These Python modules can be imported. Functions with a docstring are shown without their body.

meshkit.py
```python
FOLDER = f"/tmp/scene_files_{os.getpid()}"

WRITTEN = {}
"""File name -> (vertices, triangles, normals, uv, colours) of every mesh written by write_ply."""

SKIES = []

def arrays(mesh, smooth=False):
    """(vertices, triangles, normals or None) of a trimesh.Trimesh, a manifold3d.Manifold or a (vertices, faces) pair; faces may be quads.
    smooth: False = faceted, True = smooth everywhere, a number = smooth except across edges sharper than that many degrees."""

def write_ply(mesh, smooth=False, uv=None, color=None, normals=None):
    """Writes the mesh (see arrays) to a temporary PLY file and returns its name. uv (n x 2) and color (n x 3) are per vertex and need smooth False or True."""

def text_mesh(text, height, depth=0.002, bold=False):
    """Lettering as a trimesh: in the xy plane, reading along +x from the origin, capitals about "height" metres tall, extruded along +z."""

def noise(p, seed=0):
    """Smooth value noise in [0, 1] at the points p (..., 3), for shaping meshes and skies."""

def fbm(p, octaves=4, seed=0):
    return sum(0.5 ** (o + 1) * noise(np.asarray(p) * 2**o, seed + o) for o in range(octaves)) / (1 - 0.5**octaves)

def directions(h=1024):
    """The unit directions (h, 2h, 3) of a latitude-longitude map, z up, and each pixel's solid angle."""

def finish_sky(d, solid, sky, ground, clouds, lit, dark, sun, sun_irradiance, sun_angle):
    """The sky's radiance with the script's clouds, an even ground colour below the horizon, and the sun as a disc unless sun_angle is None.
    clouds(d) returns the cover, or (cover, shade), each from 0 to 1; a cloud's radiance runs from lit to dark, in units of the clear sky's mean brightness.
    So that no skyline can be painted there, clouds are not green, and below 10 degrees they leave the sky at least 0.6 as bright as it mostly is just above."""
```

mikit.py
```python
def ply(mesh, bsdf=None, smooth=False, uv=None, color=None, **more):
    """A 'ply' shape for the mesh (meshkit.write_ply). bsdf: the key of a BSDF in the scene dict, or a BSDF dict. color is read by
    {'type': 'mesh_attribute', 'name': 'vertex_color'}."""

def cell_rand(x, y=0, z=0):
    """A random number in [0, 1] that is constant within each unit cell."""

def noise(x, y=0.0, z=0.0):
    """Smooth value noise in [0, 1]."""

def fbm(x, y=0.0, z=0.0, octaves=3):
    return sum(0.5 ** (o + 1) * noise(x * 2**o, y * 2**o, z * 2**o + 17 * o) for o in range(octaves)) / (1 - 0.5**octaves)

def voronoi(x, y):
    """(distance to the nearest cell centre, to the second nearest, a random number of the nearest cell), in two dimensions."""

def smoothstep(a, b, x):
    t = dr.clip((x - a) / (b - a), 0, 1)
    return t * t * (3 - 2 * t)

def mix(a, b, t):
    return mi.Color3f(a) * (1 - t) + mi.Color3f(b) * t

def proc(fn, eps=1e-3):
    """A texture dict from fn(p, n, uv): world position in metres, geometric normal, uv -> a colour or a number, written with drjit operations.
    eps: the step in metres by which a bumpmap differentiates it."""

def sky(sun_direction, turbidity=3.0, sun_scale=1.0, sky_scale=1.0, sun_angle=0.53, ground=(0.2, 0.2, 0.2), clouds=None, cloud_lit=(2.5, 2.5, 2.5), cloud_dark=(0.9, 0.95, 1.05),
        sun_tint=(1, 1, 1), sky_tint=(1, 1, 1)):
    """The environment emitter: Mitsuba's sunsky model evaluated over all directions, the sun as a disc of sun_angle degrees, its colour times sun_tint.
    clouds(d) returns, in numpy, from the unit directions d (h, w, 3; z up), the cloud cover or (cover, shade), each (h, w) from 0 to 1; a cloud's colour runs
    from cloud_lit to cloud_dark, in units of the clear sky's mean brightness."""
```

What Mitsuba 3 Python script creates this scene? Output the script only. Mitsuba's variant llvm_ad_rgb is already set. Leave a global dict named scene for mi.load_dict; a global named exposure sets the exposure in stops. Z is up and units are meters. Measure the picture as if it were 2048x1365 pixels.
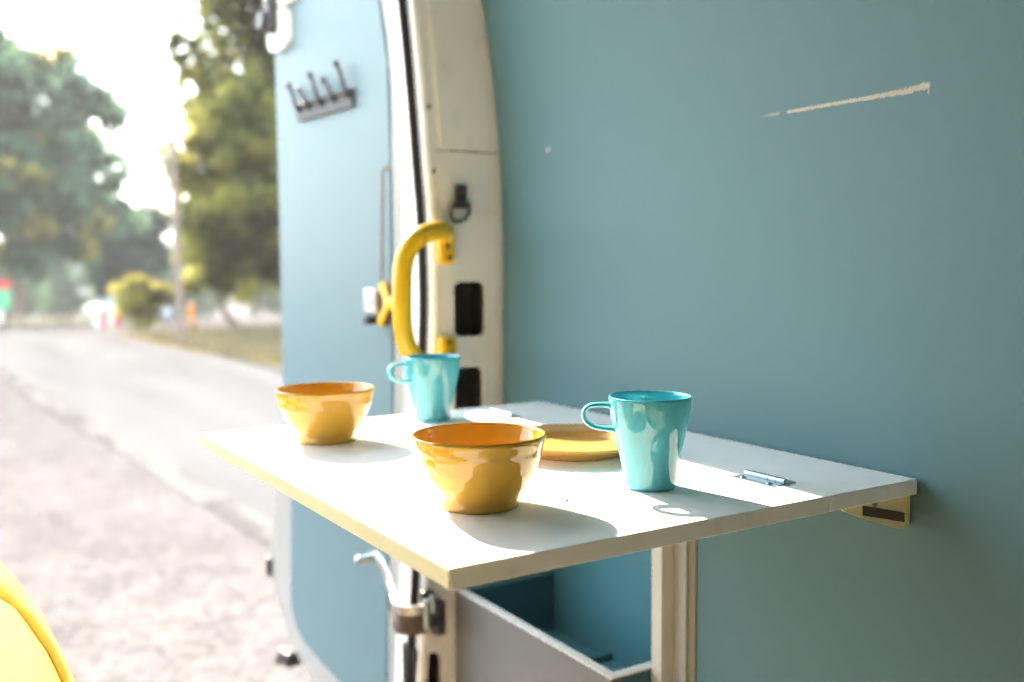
import math
import numpy as np
import trimesh
import shapely.geometry as sg
import drjit as dr
import mitsuba as mi
import mikit
import meshkit
from mikit import proc, noise, fbm, voronoi, smoothstep, mix
from trimesh.transformations import rotation_matrix, translation_matrix

T4 = mi.ScalarTransform4f
scene, labels = {}, {}

# ------------------------------------------------------------------ camera, sky, exposure
CAM = np.array([0.0, 0.0, 1.455])
FWD = np.array([0.527169, 0.846051, -0.079306])
UP = np.array([0.048218, 0.063395, 0.996823])
scene['camera'] = {
    'type': 'thinlens', 'fov': 54.738, 'fov_axis': 'x', 'near_clip': 0.02, 'far_clip': 3000.0,
    'aperture_radius': 0.0058, 'focus_distance': 0.985,
    'to_world': T4().look_at(origin=CAM.tolist(), target=(CAM + FWD).tolist(), up=UP.tolist()),
}
SUN_EL, SUN_AZ = math.radians(32.0), math.radians(-0.6)
SUN = (math.sin(SUN_AZ) * math.cos(SUN_EL), math.cos(SUN_AZ) * math.cos(SUN_EL), math.sin(SUN_EL))
def haze_cover(d):
    # thin bright summer haze over the whole sky, a little denser low down
    return 0.35 + 0.35 * np.exp(-np.maximum(d[..., 2], 0) * 3.0)


scene['sky'] = mikit.sky(SUN, turbidity=3.0, sky_scale=1.9, ground=(0.3, 0.29, 0.28), clouds=haze_cover, cloud_lit=(1.95, 1.95, 1.9), sun_tint=(0.97, 1.0, 1.06), sky_tint=(1.06, 1.0, 0.93))
exposure = 4.35


# ------------------------------------------------------------------ materials
def mat(name, d, two=True):
    scene[name] = {'type': 'twosided', 'bsdf': d} if two else d
    return name


def rgb(*c):
    return {'type': 'rgb', 'value': list(c)}


def pr(color, rough=0.5, metallic=0.0, spec=0.5, **kw):
    return {'type': 'principled', 'base_color': color if isinstance(color, dict) else rgb(*color), 'roughness': rough,
            'metallic': metallic, 'specular': spec, **kw}


def bump(inner, fn, scale=1.0, eps=1e-3):
    return {'type': 'bumpmap', 'arbitrary': proc(fn, eps), 'scale': scale, 'bsdf': inner}


def wall_paint(p, n, uv):
    t = fbm(p.y * 2.3, p.z * 2.3, p.x * 2.3, 3)
    c = mix((0.077, 0.168, 0.190), (0.088, 0.184, 0.207), t)
    # pale ragged horizontal streak, and a small mark beyond it, mixed into the paint colour
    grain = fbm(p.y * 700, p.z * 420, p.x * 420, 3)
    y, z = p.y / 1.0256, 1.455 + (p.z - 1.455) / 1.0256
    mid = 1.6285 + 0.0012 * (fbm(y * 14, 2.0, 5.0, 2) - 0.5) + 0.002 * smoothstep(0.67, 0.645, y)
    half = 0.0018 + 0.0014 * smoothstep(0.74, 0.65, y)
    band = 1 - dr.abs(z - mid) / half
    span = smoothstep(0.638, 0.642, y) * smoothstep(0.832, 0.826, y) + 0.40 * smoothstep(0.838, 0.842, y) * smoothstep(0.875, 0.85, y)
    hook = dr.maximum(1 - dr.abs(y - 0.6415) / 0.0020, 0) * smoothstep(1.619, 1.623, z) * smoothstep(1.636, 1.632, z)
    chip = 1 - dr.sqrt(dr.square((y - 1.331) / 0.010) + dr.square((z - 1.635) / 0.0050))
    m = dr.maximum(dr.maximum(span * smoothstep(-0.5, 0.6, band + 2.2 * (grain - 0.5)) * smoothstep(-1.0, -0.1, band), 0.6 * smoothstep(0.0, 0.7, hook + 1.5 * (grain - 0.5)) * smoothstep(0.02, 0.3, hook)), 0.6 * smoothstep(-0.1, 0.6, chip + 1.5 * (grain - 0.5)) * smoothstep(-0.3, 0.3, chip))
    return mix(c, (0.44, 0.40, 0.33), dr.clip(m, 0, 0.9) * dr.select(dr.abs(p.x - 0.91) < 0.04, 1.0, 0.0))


def wall_relief(p, n, uv):
    return 0.00036 * fbm(p.y * 290, p.z * 290, p.x * 290, 2) + 0.0008 * fbm(p.y * 9, p.z * 9, 4.0, 2)


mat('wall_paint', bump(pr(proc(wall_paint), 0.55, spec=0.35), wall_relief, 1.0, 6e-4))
mat('door_paint', pr(proc(lambda p, n, uv: mix((0.099, 0.172, 0.193), (0.111, 0.186, 0.207), fbm(p.y * 3, p.z * 3, 1.0, 3))), 0.42, spec=0.4))
mat('niche_paint', pr(proc(lambda p, n, uv: mix((0.080, 0.25, 0.30), (0.095, 0.275, 0.325), fbm(p.y * 5, p.z * 5, p.x * 5, 3))), 0.4))
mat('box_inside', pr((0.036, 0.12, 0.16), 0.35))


def cream(p, n, uv):
    g = fbm(p.x * 6, p.y * 6, p.z * 3, 3)
    d = smoothstep(0.60, 0.78, fbm(p.x * 38 + 5, p.y * 38, p.z * 24, 4))
    return mix(mix((0.725, 0.71, 0.675), (0.775, 0.76, 0.725), g), (0.50, 0.46, 0.40), d * 0.2)


mat('cream_paint', pr(proc(cream), 0.32, spec=0.5))
mat('white_paint', pr(proc(lambda p, n, uv: mix((0.34, 0.35, 0.36), (0.42, 0.43, 0.44), fbm(p.x * 7, p.y * 7, p.z * 4, 3))), 0.28, spec=0.5))
mat('bulkhead_paint', pr((0.66, 0.64, 0.60), 0.6))
mat('vinyl_floor', pr((0.30, 0.255, 0.19), 0.7))
mat('lining', pr((0.26, 0.25, 0.235), 0.7))
mat('door_edge_paint', pr(proc(lambda p, n, uv: mix((0.28, 0.275, 0.26), (0.36, 0.35, 0.335), fbm(p.x * 7, p.y * 7, p.z * 4, 3))), 0.32))
mat('wood_lining', pr(proc(lambda p, n, uv: mix((0.11, 0.08, 0.05), (0.15, 0.115, 0.075), fbm(p.x * 3, p.y * 40, p.z * 3, 3))), 0.5))
mat('rubber', pr((0.016, 0.015, 0.015), 0.9, spec=0.1))
mat('black_plastic', pr((0.022, 0.021, 0.02), 0.4))
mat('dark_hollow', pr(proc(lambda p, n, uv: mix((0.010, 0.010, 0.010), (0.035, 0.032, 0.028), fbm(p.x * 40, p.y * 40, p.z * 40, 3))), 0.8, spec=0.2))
mat('yellow_paint', pr(proc(lambda p, n, uv: mix((0.60, 0.36, 0.004), (0.66, 0.41, 0.006), fbm(p.x * 50, p.y * 50, p.z * 50, 2))), 0.3, spec=0.5))
mat('zinc', bump(pr((0.34, 0.42, 0.46), 0.28, 1.0), lambda p, n, uv: 0.00002 * fbm(p.x * 900, p.y * 300, p.z * 900, 2), 1.0, 3e-4))
mat('steel', pr((0.52, 0.52, 0.53), 0.30, 1.0))
mat('rod_steel', pr((0.22, 0.22, 0.22), 0.45, 0.8))
mat('hinge_plate', pr((0.33, 0.42, 0.47), 0.30, 1.0))
mat('dark_steel', pr((0.042, 0.038, 0.038), 0.5, 0.3))
mat('rust_steel', pr(proc(lambda p, n, uv: mix((0.07, 0.055, 0.05), (0.16, 0.10, 0.07), fbm(p.x * 60, p.y * 60, p.z * 60, 3))), 0.5, 0.3))


def laminate(p, n, uv):
    g = fbm(p.x * 25, p.y * 25, p.z * 25, 3)
    s = smoothstep(0.70, 0.80, fbm(p.x * 70 + 9, p.y * 70, 1.0, 3))
    return mix(mix((0.80, 0.80, 0.79), (0.83, 0.83, 0.82), g), (0.70, 0.69, 0.66), 0.35 * s)


mat('laminate', bump(pr(proc(laminate), 0.38, spec=0.4), lambda p, n, uv: 0.00005 * fbm(p.x * 420, p.y * 420, p.z * 420, 2), 1.0, 4e-4))
mat('edge_bounce_tint', pr(proc(lambda p, n, uv: mix((0.52, 0.485, 0.33), (0.56, 0.525, 0.36), fbm(p.y * 30, p.z * 200, 2.0, 2))), 0.4))  # yellow bounce from the blanket put into the colour of a white edge
mat('mattress_cloth', pr((0.66, 0.65, 0.64), 0.9))
mat('grey_paint', pr(proc(lambda p, n, uv: mix((0.118, 0.120, 0.123), (0.142, 0.144, 0.146), fbm(p.y * 9, p.z * 9, 3.0, 4))), 0.45))
mat('raw_edge', bump(pr(proc(lambda p, n, uv: mix((0.58, 0.60, 0.60), (0.80, 0.80, 0.79), fbm(p.y * 150, p.z * 150, p.x * 60, 3))), 0.6),
    lambda p, n, uv: 0.0012 * fbm(p.y * 220, p.x * 220, p.z * 220, 2), 1.0, 8e-4))
mat('post_grey', pr((0.40, 0.41, 0.41), 0.35))
mat('post_paint', pr(proc(lambda p, n, uv: mix((0.52, 0.505, 0.46), (0.59, 0.575, 0.53), fbm(p.x * 20, p.y * 20, p.z * 4, 3))), 0.45))
mat('bracket_bounce_tint', pr(proc(lambda p, n, uv: mix((0.74, 0.66, 0.36), (0.80, 0.72, 0.42), fbm(p.x * 40, p.y * 40, p.z * 40, 3))), 0.38))  # warm bounce from the blanket put into the bracket colour
mat('tape', pr((0.085, 0.062, 0.028), 0.4))


def glaze(a, b):
    return lambda p, n, uv: mix(a, b, fbm(p.x * 18, p.y * 18, p.z * 34, 3))


def glaze_relief(p, n, uv):
    return 0.00020 * fbm(p.x * 20, p.y * 20, p.z * 30, 2)


mat('yellow_glaze', bump(pr(proc(glaze((0.47, 0.268, 0.022), (0.52, 0.300, 0.029))), 0.04, spec=0.6, clearcoat=0.5, clearcoat_gloss=1.0), glaze_relief, 1.0, 2e-3))
mat('plate_glaze', bump(pr(proc(glaze((0.47, 0.255, 0.062), (0.52, 0.29, 0.075))), 0.16, spec=0.5, clearcoat=0.3, clearcoat_gloss=0.9), glaze_relief, 1.0, 2e-3))
mat('teal_glaze', bump(pr(proc(glaze((0.066, 0.375, 0.460), (0.080, 0.405, 0.490))), 0.04, spec=0.6, clearcoat=0.5, clearcoat_gloss=1.0), glaze_relief, 0.6, 2e-3))


def fleece(p, n, uv):
    return mix((0.50, 0.385, 0.085), (0.57, 0.450, 0.115), fbm(p.x * 160, p.y * 160, p.z * 160, 3))


mat('fleece', bump(pr(proc(fleece), 0.95, spec=0.05, sheen=0.15), lambda p, n, uv: 0.0011 * fbm(p.x * 420, p.y * 420, p.z * 420, 2), 1.0, 7e-4))


def gravel(p, n, uv):
    d, e, c = voronoi(p.x * 30, p.y * 30)
    g = fbm(p.x * 0.9 + 3, p.y * 0.9, 1.0, 3)
    f = fbm(p.x * 7, p.y * 7, 4.0, 4)
    base = mix((0.104, 0.098, 0.098), (0.134, 0.127, 0.126), smoothstep(0.3, 0.7, 0.45 * g + 0.55 * f))
    dark_patches = smoothstep(0.62, 0.72, fbm(p.x * 11 + 7, p.y * 11, 9.0, 3)) * smoothstep(0.45, 0.65, fbm(p.x * 1.1, p.y * 1.1, 3.0, 3))  # darker patches scattered over the gravel
    return mix(base * (0.80 + 0.4 * c), (0.075, 0.068, 0.065), 0.5 * dark_patches)


mat('gravel', bump({'type': 'diffuse', 'reflectance': proc(gravel)}, lambda p, n, uv: -0.010 * voronoi(p.x * 22, p.y * 22)[0] + 0.02 * fbm(p.x * 4, p.y * 4, 2.0, 3), 1.0, 4e-3))


def asphalt(p, n, uv):
    u = p.x - (1.9 - 0.045 * p.y)
    w = dr.exp(-dr.square((u - 1.0) / 0.28)) + dr.exp(-dr.square((u - 2.3) / 0.28))
    g = fbm(p.x * 2.2, p.y * 0.35, 1.0, 4)
    f = fbm(p.x * 30, p.y * 30, 4.0, 3)
    return mix((0.082, 0.084, 0.088), (0.142, 0.144, 0.148), 0.55 * g + 0.25 * f + 0.25 * (1 - w) * g)


mat('asphalt', {'type': 'diffuse', 'reflectance': proc(asphalt)})
mat('kerb_stone', {'type': 'diffuse', 'reflectance': proc(lambda p, n, uv: mix((0.092, 0.089, 0.088), (0.138, 0.135, 0.134), smoothstep(0.3, 0.7, fbm(p.x * 7, p.y * 1.6, 3.0, 4))))})
mat('dry_blade', pr((0.20, 0.165, 0.085), 0.9))
mat('dry_grass', {'type': 'diffuse', 'reflectance': proc(lambda p, n, uv: mix((0.10, 0.092, 0.045), (0.21, 0.175, 0.10), fbm(p.x * 1.1, p.y * 1.1, 3.0, 4)))})
mat('bark', pr(proc(lambda p, n, uv: mix((0.09, 0.065, 0.05), (0.20, 0.15, 0.115), fbm(p.x * 30, p.y * 30, p.z * 5, 3))), 0.9))
mat('pole_wood', pr(proc(lambda p, n, uv: mix((0.16, 0.12, 0.10), (0.24, 0.185, 0.15), fbm(p.x * 30, p.y * 30, p.z * 3, 3))), 0.85))


def leaf(name, c, trans, rough=0.15):
    scene[name] = {'type': 'principledthin', 'base_color': proc(lambda p, n, uv: mi.Color3f(*c) * (0.35 + 1.3 * smoothstep(0.2, 0.8, noise(p.x * 1.7 + 3, p.y * 1.7, p.z * 1.7)) + 0.25 * noise(p.x * 9, p.y * 9, p.z * 9))),
                   'roughness': rough, 'diff_trans': trans, 'eta': 1.5, 'spec_trans': 0.0}
    return name


leaf('leaf_olive', (0.125, 0.138, 0.040), 1.35)
leaf('leaf_blue', (0.095, 0.165, 0.100), 1.3)
leaf('leaf_dark', (0.030, 0.055, 0.042), 0.5)
leaf('leaf_light', (0.27, 0.255, 0.07), 1.4)
mat('tower_stone', pr((0.42, 0.40, 0.38), 0.9))
mat('slate', pr((0.12, 0.14, 0.17), 0.6))
mat('glass_dark', pr((0.02, 0.03, 0.04), 0.1))
mat('car_paint', pr((0.34, 0.40, 0.45), 0.25, spec=0.6))
mat('sign_green', pr((0.10, 0.42, 0.20), 0.4))
mat('sign_red', pr((0.55, 0.05, 0.05), 0.4))
mat('sign_white', pr((0.78, 0.77, 0.72), 0.4))
mat('orange_plastic', pr((0.72, 0.30, 0.05), 0.45))
mat('raw_wood', pr((0.21, 0.19, 0.13), 0.7))
mat('rail_wood', pr((0.42, 0.33, 0.20), 0.8))


# ------------------------------------------------------------------ mesh helpers
def numbered(key):
    if key not in scene:
        return key
    k = 1
    while f'{key}_{k:03d}' in scene:
        k += 1
    return f'{key}_{k:03d}'


def add(key, mesh, m, smooth=35, label=None, category=None, group=None, kind=None, **kw):
    key = numbered(key)
    if isinstance(mesh, list):
        mesh = trimesh.util.concatenate(mesh)
    scene[key] = mikit.ply(mesh, m, smooth=smooth, **kw)
    tag(key, label, category, group, kind)
    return key


def tag(key, label=None, category=None, group=None, kind=None):
    d = {k: v for k, v in (('label', label), ('category', category), ('group', group), ('kind', kind)) if v}
    if d:
        labels[key] = d
    return key


def box(x0, x1, y0, y1, z0, z1, r=0.0):
    if r <= 0:
        m = trimesh.creation.box((x1 - x0, y1 - y0, z1 - z0))
        m.apply_translation(((x0 + x1) / 2, (y0 + y1) / 2, (z0 + z1) / 2))
        return m
    s = trimesh.creation.icosphere(subdivisions=2, radius=r).vertices
    c = np.array([[x, y, z] for x in (x0 + r, x1 - r) for y in (y0 + r, y1 - r) for z in (z0 + r, z1 - r)])
    return trimesh.convex.convex_hull((c[:, None] + s[None]).reshape(-1, 3))


def cyl(a, b, r, n=24):
    return trimesh.creation.cylinder(radius=r, segment=[a, b], sections=n)


def spline(pts, n):
    from scipy.interpolate import CubicSpline
    pts = np.asarray(pts, float)
    t = np.r_[0, np.cumsum(np.linalg.norm(np.diff(pts, axis=0), axis=1))]
    return CubicSpline(t, pts)(np.linspace(0, t[-1], n))


def tube(pts, ra, rb=None, side=None, n=16, cap=True):
    """Sweep of an ellipse: ra along 'side', rb across it."""
    p = np.asarray(pts, float)
    k = len(p)
    t = np.gradient(p, axis=0)
    t /= np.linalg.norm(t, axis=1, keepdims=True)
    if side is None:
        side = np.array([0, 0, 1.0]) if abs(t[0, 2]) < 0.9 else np.array([1.0, 0, 0])
        A = [side - t[0] * (side @ t[0])]
        for i in range(1, k):
            A.append(A[-1] - t[i] * (A[-1] @ t[i]))
        A = np.array(A)
    else:
        side = np.asarray(side, float)
        A = side[None] - t * (t @ side)[:, None]
    A /= np.linalg.norm(A, axis=1, keepdims=True)
    B = np.cross(t, A)
    ra = np.broadcast_to(ra, (k,))
    rb = ra if rb is None else np.broadcast_to(rb, (k,))
    th = np.arange(n) * 2 * np.pi / n
    v = p[:, None] + ra[:, None, None] * np.cos(th)[None, :, None] * A[:, None] + rb[:, None, None] * np.sin(th)[None, :, None] * B[:, None]
    i, j = np.meshgrid(np.arange(k - 1), np.arange(n), indexing='ij')
    q = np.stack([i * n + j, i * n + (j + 1) % n, (i + 1) * n + (j + 1) % n, (i + 1) * n + j], -1).reshape(-1, 4)
    f = np.vstack([q[:, [0, 1, 2]], q[:, [0, 2, 3]]])
    v = v.reshape(-1, 3)
    if cap:
        v = np.vstack([v, p[0], p[-1]])
        a, b = len(v) - 2, len(v) - 1
        jj = np.arange(n)
        f = np.vstack([f, np.stack([np.full(n, a), (jj + 1) % n, jj], -1), np.stack([np.full(n, b), (k - 1) * n + jj, (k - 1) * n + (jj + 1) % n], -1)])
    m = trimesh.Trimesh(v, f, process=False)
    m.fix_normals() if cap else None
    return m


def lathe(profile, n=128, samples=None):
    p = np.asarray(profile, float)
    if samples:
        p = spline(p, samples)
    p[:, 0] = np.maximum(p[:, 0], 0)
    m = trimesh.creation.revolve(p, sections=n)
    return m


def extrude(poly, axis, a0, a1):
    """Extrude a shapely polygon. axis 'y': polygon in (x, z); axis 'x': polygon in (y, z); axis 'z': polygon in (x, y)."""
    m = trimesh.creation.extrude_polygon(poly, a1 - a0, engine='earcut')
    v = m.vertices.copy()
    if axis == 'z':
        v[:, 2] += a0
    elif axis == 'y':
        v = np.stack([v[:, 0], a0 + v[:, 2], v[:, 1]], -1)
    else:
        v = np.stack([a0 + v[:, 2], v[:, 0], v[:, 1]], -1)
    m = trimesh.Trimesh(v, m.faces, process=False)
    m.fix_normals()
    return m


def rrect(x0, x1, y0, y1, r):
    return sg.box(x0 + r, y0 + r, x1 - r, y1 - r).buffer(r, quad_segs=6)


def poly(pts):
    return sg.Polygon(pts)


def at(m, x, y, z, rz=0.0):
    m = m.copy()
    m.apply_transform(translation_matrix((x, y, z)) @ rotation_matrix(rz, (0, 0, 1)))
    return m


rng = np.random.default_rng(7)

# ------------------------------------------------------------------ ground, road, verge


def ground_z(x, y):
    y = np.asarray(y, float)
    s = np.maximum(y - 21, 0)
    return -0.05 * np.where(s < 4, s * s / 8, s - 2) * np.where(y > 130, 1, 1) + 0 * np.asarray(x)


def grid(xs, ys, dz=0.0, rough=0.0):
    X, Y = np.meshgrid(xs, ys)
    Z = np.where(Y < 160, ground_z(X, Y), ground_z(X, np.full_like(Y, 160.0))) + dz
    if rough:
        P = np.stack([X * 1.1, Y * 1.1, X * 0], -1)
        Z = Z + rough * (meshkit.fbm(P, 4, 3) - 0.5)
    ny, nx = X.shape
    i, j = np.meshgrid(np.arange(ny - 1), np.arange(nx - 1), indexing='ij')
    q = np.stack([i * nx + j, i * nx + j + 1, (i + 1) * nx + j + 1, (i + 1) * nx + j], -1).reshape(-1, 4)
    return np.stack([X, Y, Z], -1).reshape(-1, 3), q


def strip(left, right, ys, dz, nx=6):
    """A ground-hugging sheet between two edges x = left(y), right(y)."""
    ys = np.asarray(ys, float)
    t = np.linspace(0, 1, nx)
    X = left(ys)[:, None] * (1 - t) + right(ys)[:, None] * t
    Y = np.repeat(ys[:, None], nx, 1)
    Z = ground_z(X, Y) + dz
    k = len(ys)
    i, j = np.meshgrid(np.arange(k - 1), np.arange(nx - 1), indexing='ij')
    q = np.stack([i * nx + j, i * nx + j + 1, (i + 1) * nx + j + 1, (i + 1) * nx + j], -1).reshape(-1, 4)
    return np.stack([X, Y, Z], -1).reshape(-1, 3), q


gx = np.r_[-900, -300, -100, -40, np.arange(-15, 25, 0.5), 40, 100, 300, 900]
gy = np.r_[-900, -300, -80, -30, np.arange(-10, 60, 0.5), np.arange(60, 161, 10), 300, 900]
v, q = grid(gx, gy)
add('ground', (v, q), 'gravel', smooth=True, label='pale pinkish gravel ground around the road', kind='structure')

near = lambda y: np.interp(y, [-20, 0, 5.4, 8, 9.6, 13.4, 20, 30, 60], [2.1, 1.9, 1.75, 1.63, 1.50, 1.355, 1.15, 0.8, -1.0])
far = lambda y: np.interp(y, [-20, 0, 8, 12.9, 15.7, 18.9, 22, 30, 39, 60], [5.2, 4.9, 4.6, 4.36, 4.16, 3.84, 3.45, 3.2, 3.0, 2.0])
ys = np.r_[np.arange(-20, 60, 0.5)]
v, q = strip(lambda y: near(y) + 0.0, far, ys, 0.004)
add('road', (v, q), 'asphalt', smooth=True, label='pale sunlit asphalt road curving away on the left', kind='structure')
kr = np.random.default_rng(3)
y0 = -6.0
while y0 < 24:
    y1 = y0 + 0.98
    yy = np.linspace(y0, y1, 3)
    w = 0.19 + 0.03 * kr.random()
    nv, nq = strip(lambda y: near(y) - w, lambda y: near(y), yy, 0.006 + 0.004 * kr.random(), 2)
    base = nv.copy()
    base[:, 2] -= 0.06
    hull = trimesh.convex.convex_hull(np.vstack([nv, base]))
    add('road__kerb_stone', hull, 'kerb_stone', smooth=False)
    y0 += 1.0
# verge of dry grass under the right-hand trees
vl = lambda y: np.interp(y, [12, 14, 17, 19, 22], [4.75, 4.45, 4.2, 4.0, 3.95])
vr = lambda y: np.interp(y, [12, 14, 17, 19, 22], [5.6, 6.6, 8.2, 8.6, 8.8])
v, q = strip(vl, vr, np.linspace(12, 22, 30), 0.008, 12)
add('grass_verge', (v, q), 'dry_grass', smooth=True, label='dry yellow grass verge at the foot of the pole', kind='structure')


def blades(n, xs, ys, h, seed):
    r = np.random.default_rng(seed)
    x, y = r.uniform(*xs, n), r.uniform(*ys, n)
    z = ground_z(x, y)
    a = r.uniform(0, np.pi, n)
    hh = r.uniform(0.4, 1, n) * h
    w = 0.012
    dx, dy = np.cos(a) * w, np.sin(a) * w
    lx, ly = r.normal(0, 0.05, n), r.normal(0, 0.05, n)
    V = np.stack([np.stack([x - dx, y - dy, z], -1), np.stack([x + dx, y + dy, z], -1), np.stack([x + lx, y + ly, z + hh], -1)], 1)
    return V.reshape(-1, 3), np.arange(3 * n).reshape(-1, 3), x, y


V, F, x, y = blades(16000, (4.0, 8.6), (13, 22), 0.16, 5)
keep = (x > vl(y) + 0.1) & (x < vr(y))
V = V.reshape(-1, 3, 3)[keep].reshape(-1, 3)
add('grass', (V, np.arange(len(V)).reshape(-1, 3)), 'dry_blade', smooth=False, label='dry yellowish grass blades on the verge beside the road', category='grass', kind='stuff')

# ------------------------------------------------------------------ trees and background


def leaves(centres, sizes, per, size, r, flat=0.8):
    n = len(centres) * per
    c = np.repeat(centres, per, 0)
    s = np.repeat(sizes, per)
    d = r.normal(size=(n, 3))
    d /= np.linalg.norm(d, axis=1, keepdims=True)
    d *= (r.random(n) ** 0.45)[:, None]
    p = c + d * s[:, None] * np.array([1, 1, flat])
    a = r.normal(size=(n, 3))
    a /= np.linalg.norm(a, axis=1, keepdims=True)
    b = np.cross(a, r.normal(size=(n, 3)))
    b /= np.linalg.norm(b, axis=1, keepdims=True)
    k = size * r.uniform(0.6, 1.3, n)
    a, b = a * k[:, None], b * (k * 0.55)[:, None]
    V = np.stack([p - a, p + b, p + a, p - b], 1).reshape(-1, 3)
    q = np.arange(4 * n).reshape(-1, 4)
    return V, q


def tree(name, base, height, crown_z0, rx, ry, nclump, per, leaf_size, m, seed, label, category='tree', clump=(0.5, 1.2), group=None, trunk_r=0.2, shape=None, accent=None):
    r = np.random.default_rng(seed)
    key = numbered(name)
    scene[key] = None
    bx, by = base
    bz = float(ground_z(bx, by))
    cz, rz = (crown_z0 + height) / 2, (height - crown_z0) / 2
    pts = []
    while len(pts) < nclump:
        d = r.normal(size=3)
        d *= (r.random() ** 0.4) / np.linalg.norm(d)
        if shape and not shape(d, r):
            continue
        pts.append((bx + d[0] * rx, by + d[1] * ry, bz + cz + d[2] * rz))
    pts = np.array(pts)
    sizes = r.uniform(*clump, nclump)
    del scene[key]
    tp = spline([(bx, by, bz - 0.1), (bx + 0.04 * height * r.normal(), by, bz + crown_z0 * 0.6 + 0.1), (bx, by, bz + cz), (bx, by, bz + cz + rz * 0.7)], 12)
    trunk = [tube(tp, np.linspace(trunk_r, trunk_r * 0.25, 12), n=9)]
    for k in r.choice(nclump, min(14, nclump), replace=False):
        s = tp[int(r.integers(4, 10))]
        e = pts[k]
        mid = (s + e) / 2 + r.normal(size=3) * 0.15
        trunk.append(tube(spline([s, mid, e], 7), np.linspace(trunk_r * 0.4, trunk_r * 0.08, 7), n=6))
    add(key + '__trunk', trunk, 'bark')
    if accent:
        mask = r.random(nclump) < accent[1]
        V, q = leaves(pts[~mask], sizes[~mask], per, leaf_size, r)
        add(key + '__crown', (V, q), m, smooth=False)
        V, q = leaves(pts[mask], sizes[mask] * 0.9, per, leaf_size, r)
        add(key + '__crown', (V, q), accent[0], smooth=False, label='paler yellow-green leaf sprays of the crown')
    else:
        V, q = leaves(pts, sizes, per, leaf_size, r)
        add(key + '__crown', (V, q), m, smooth=False)
    tag(key, label, category, group)
    return key


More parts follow.
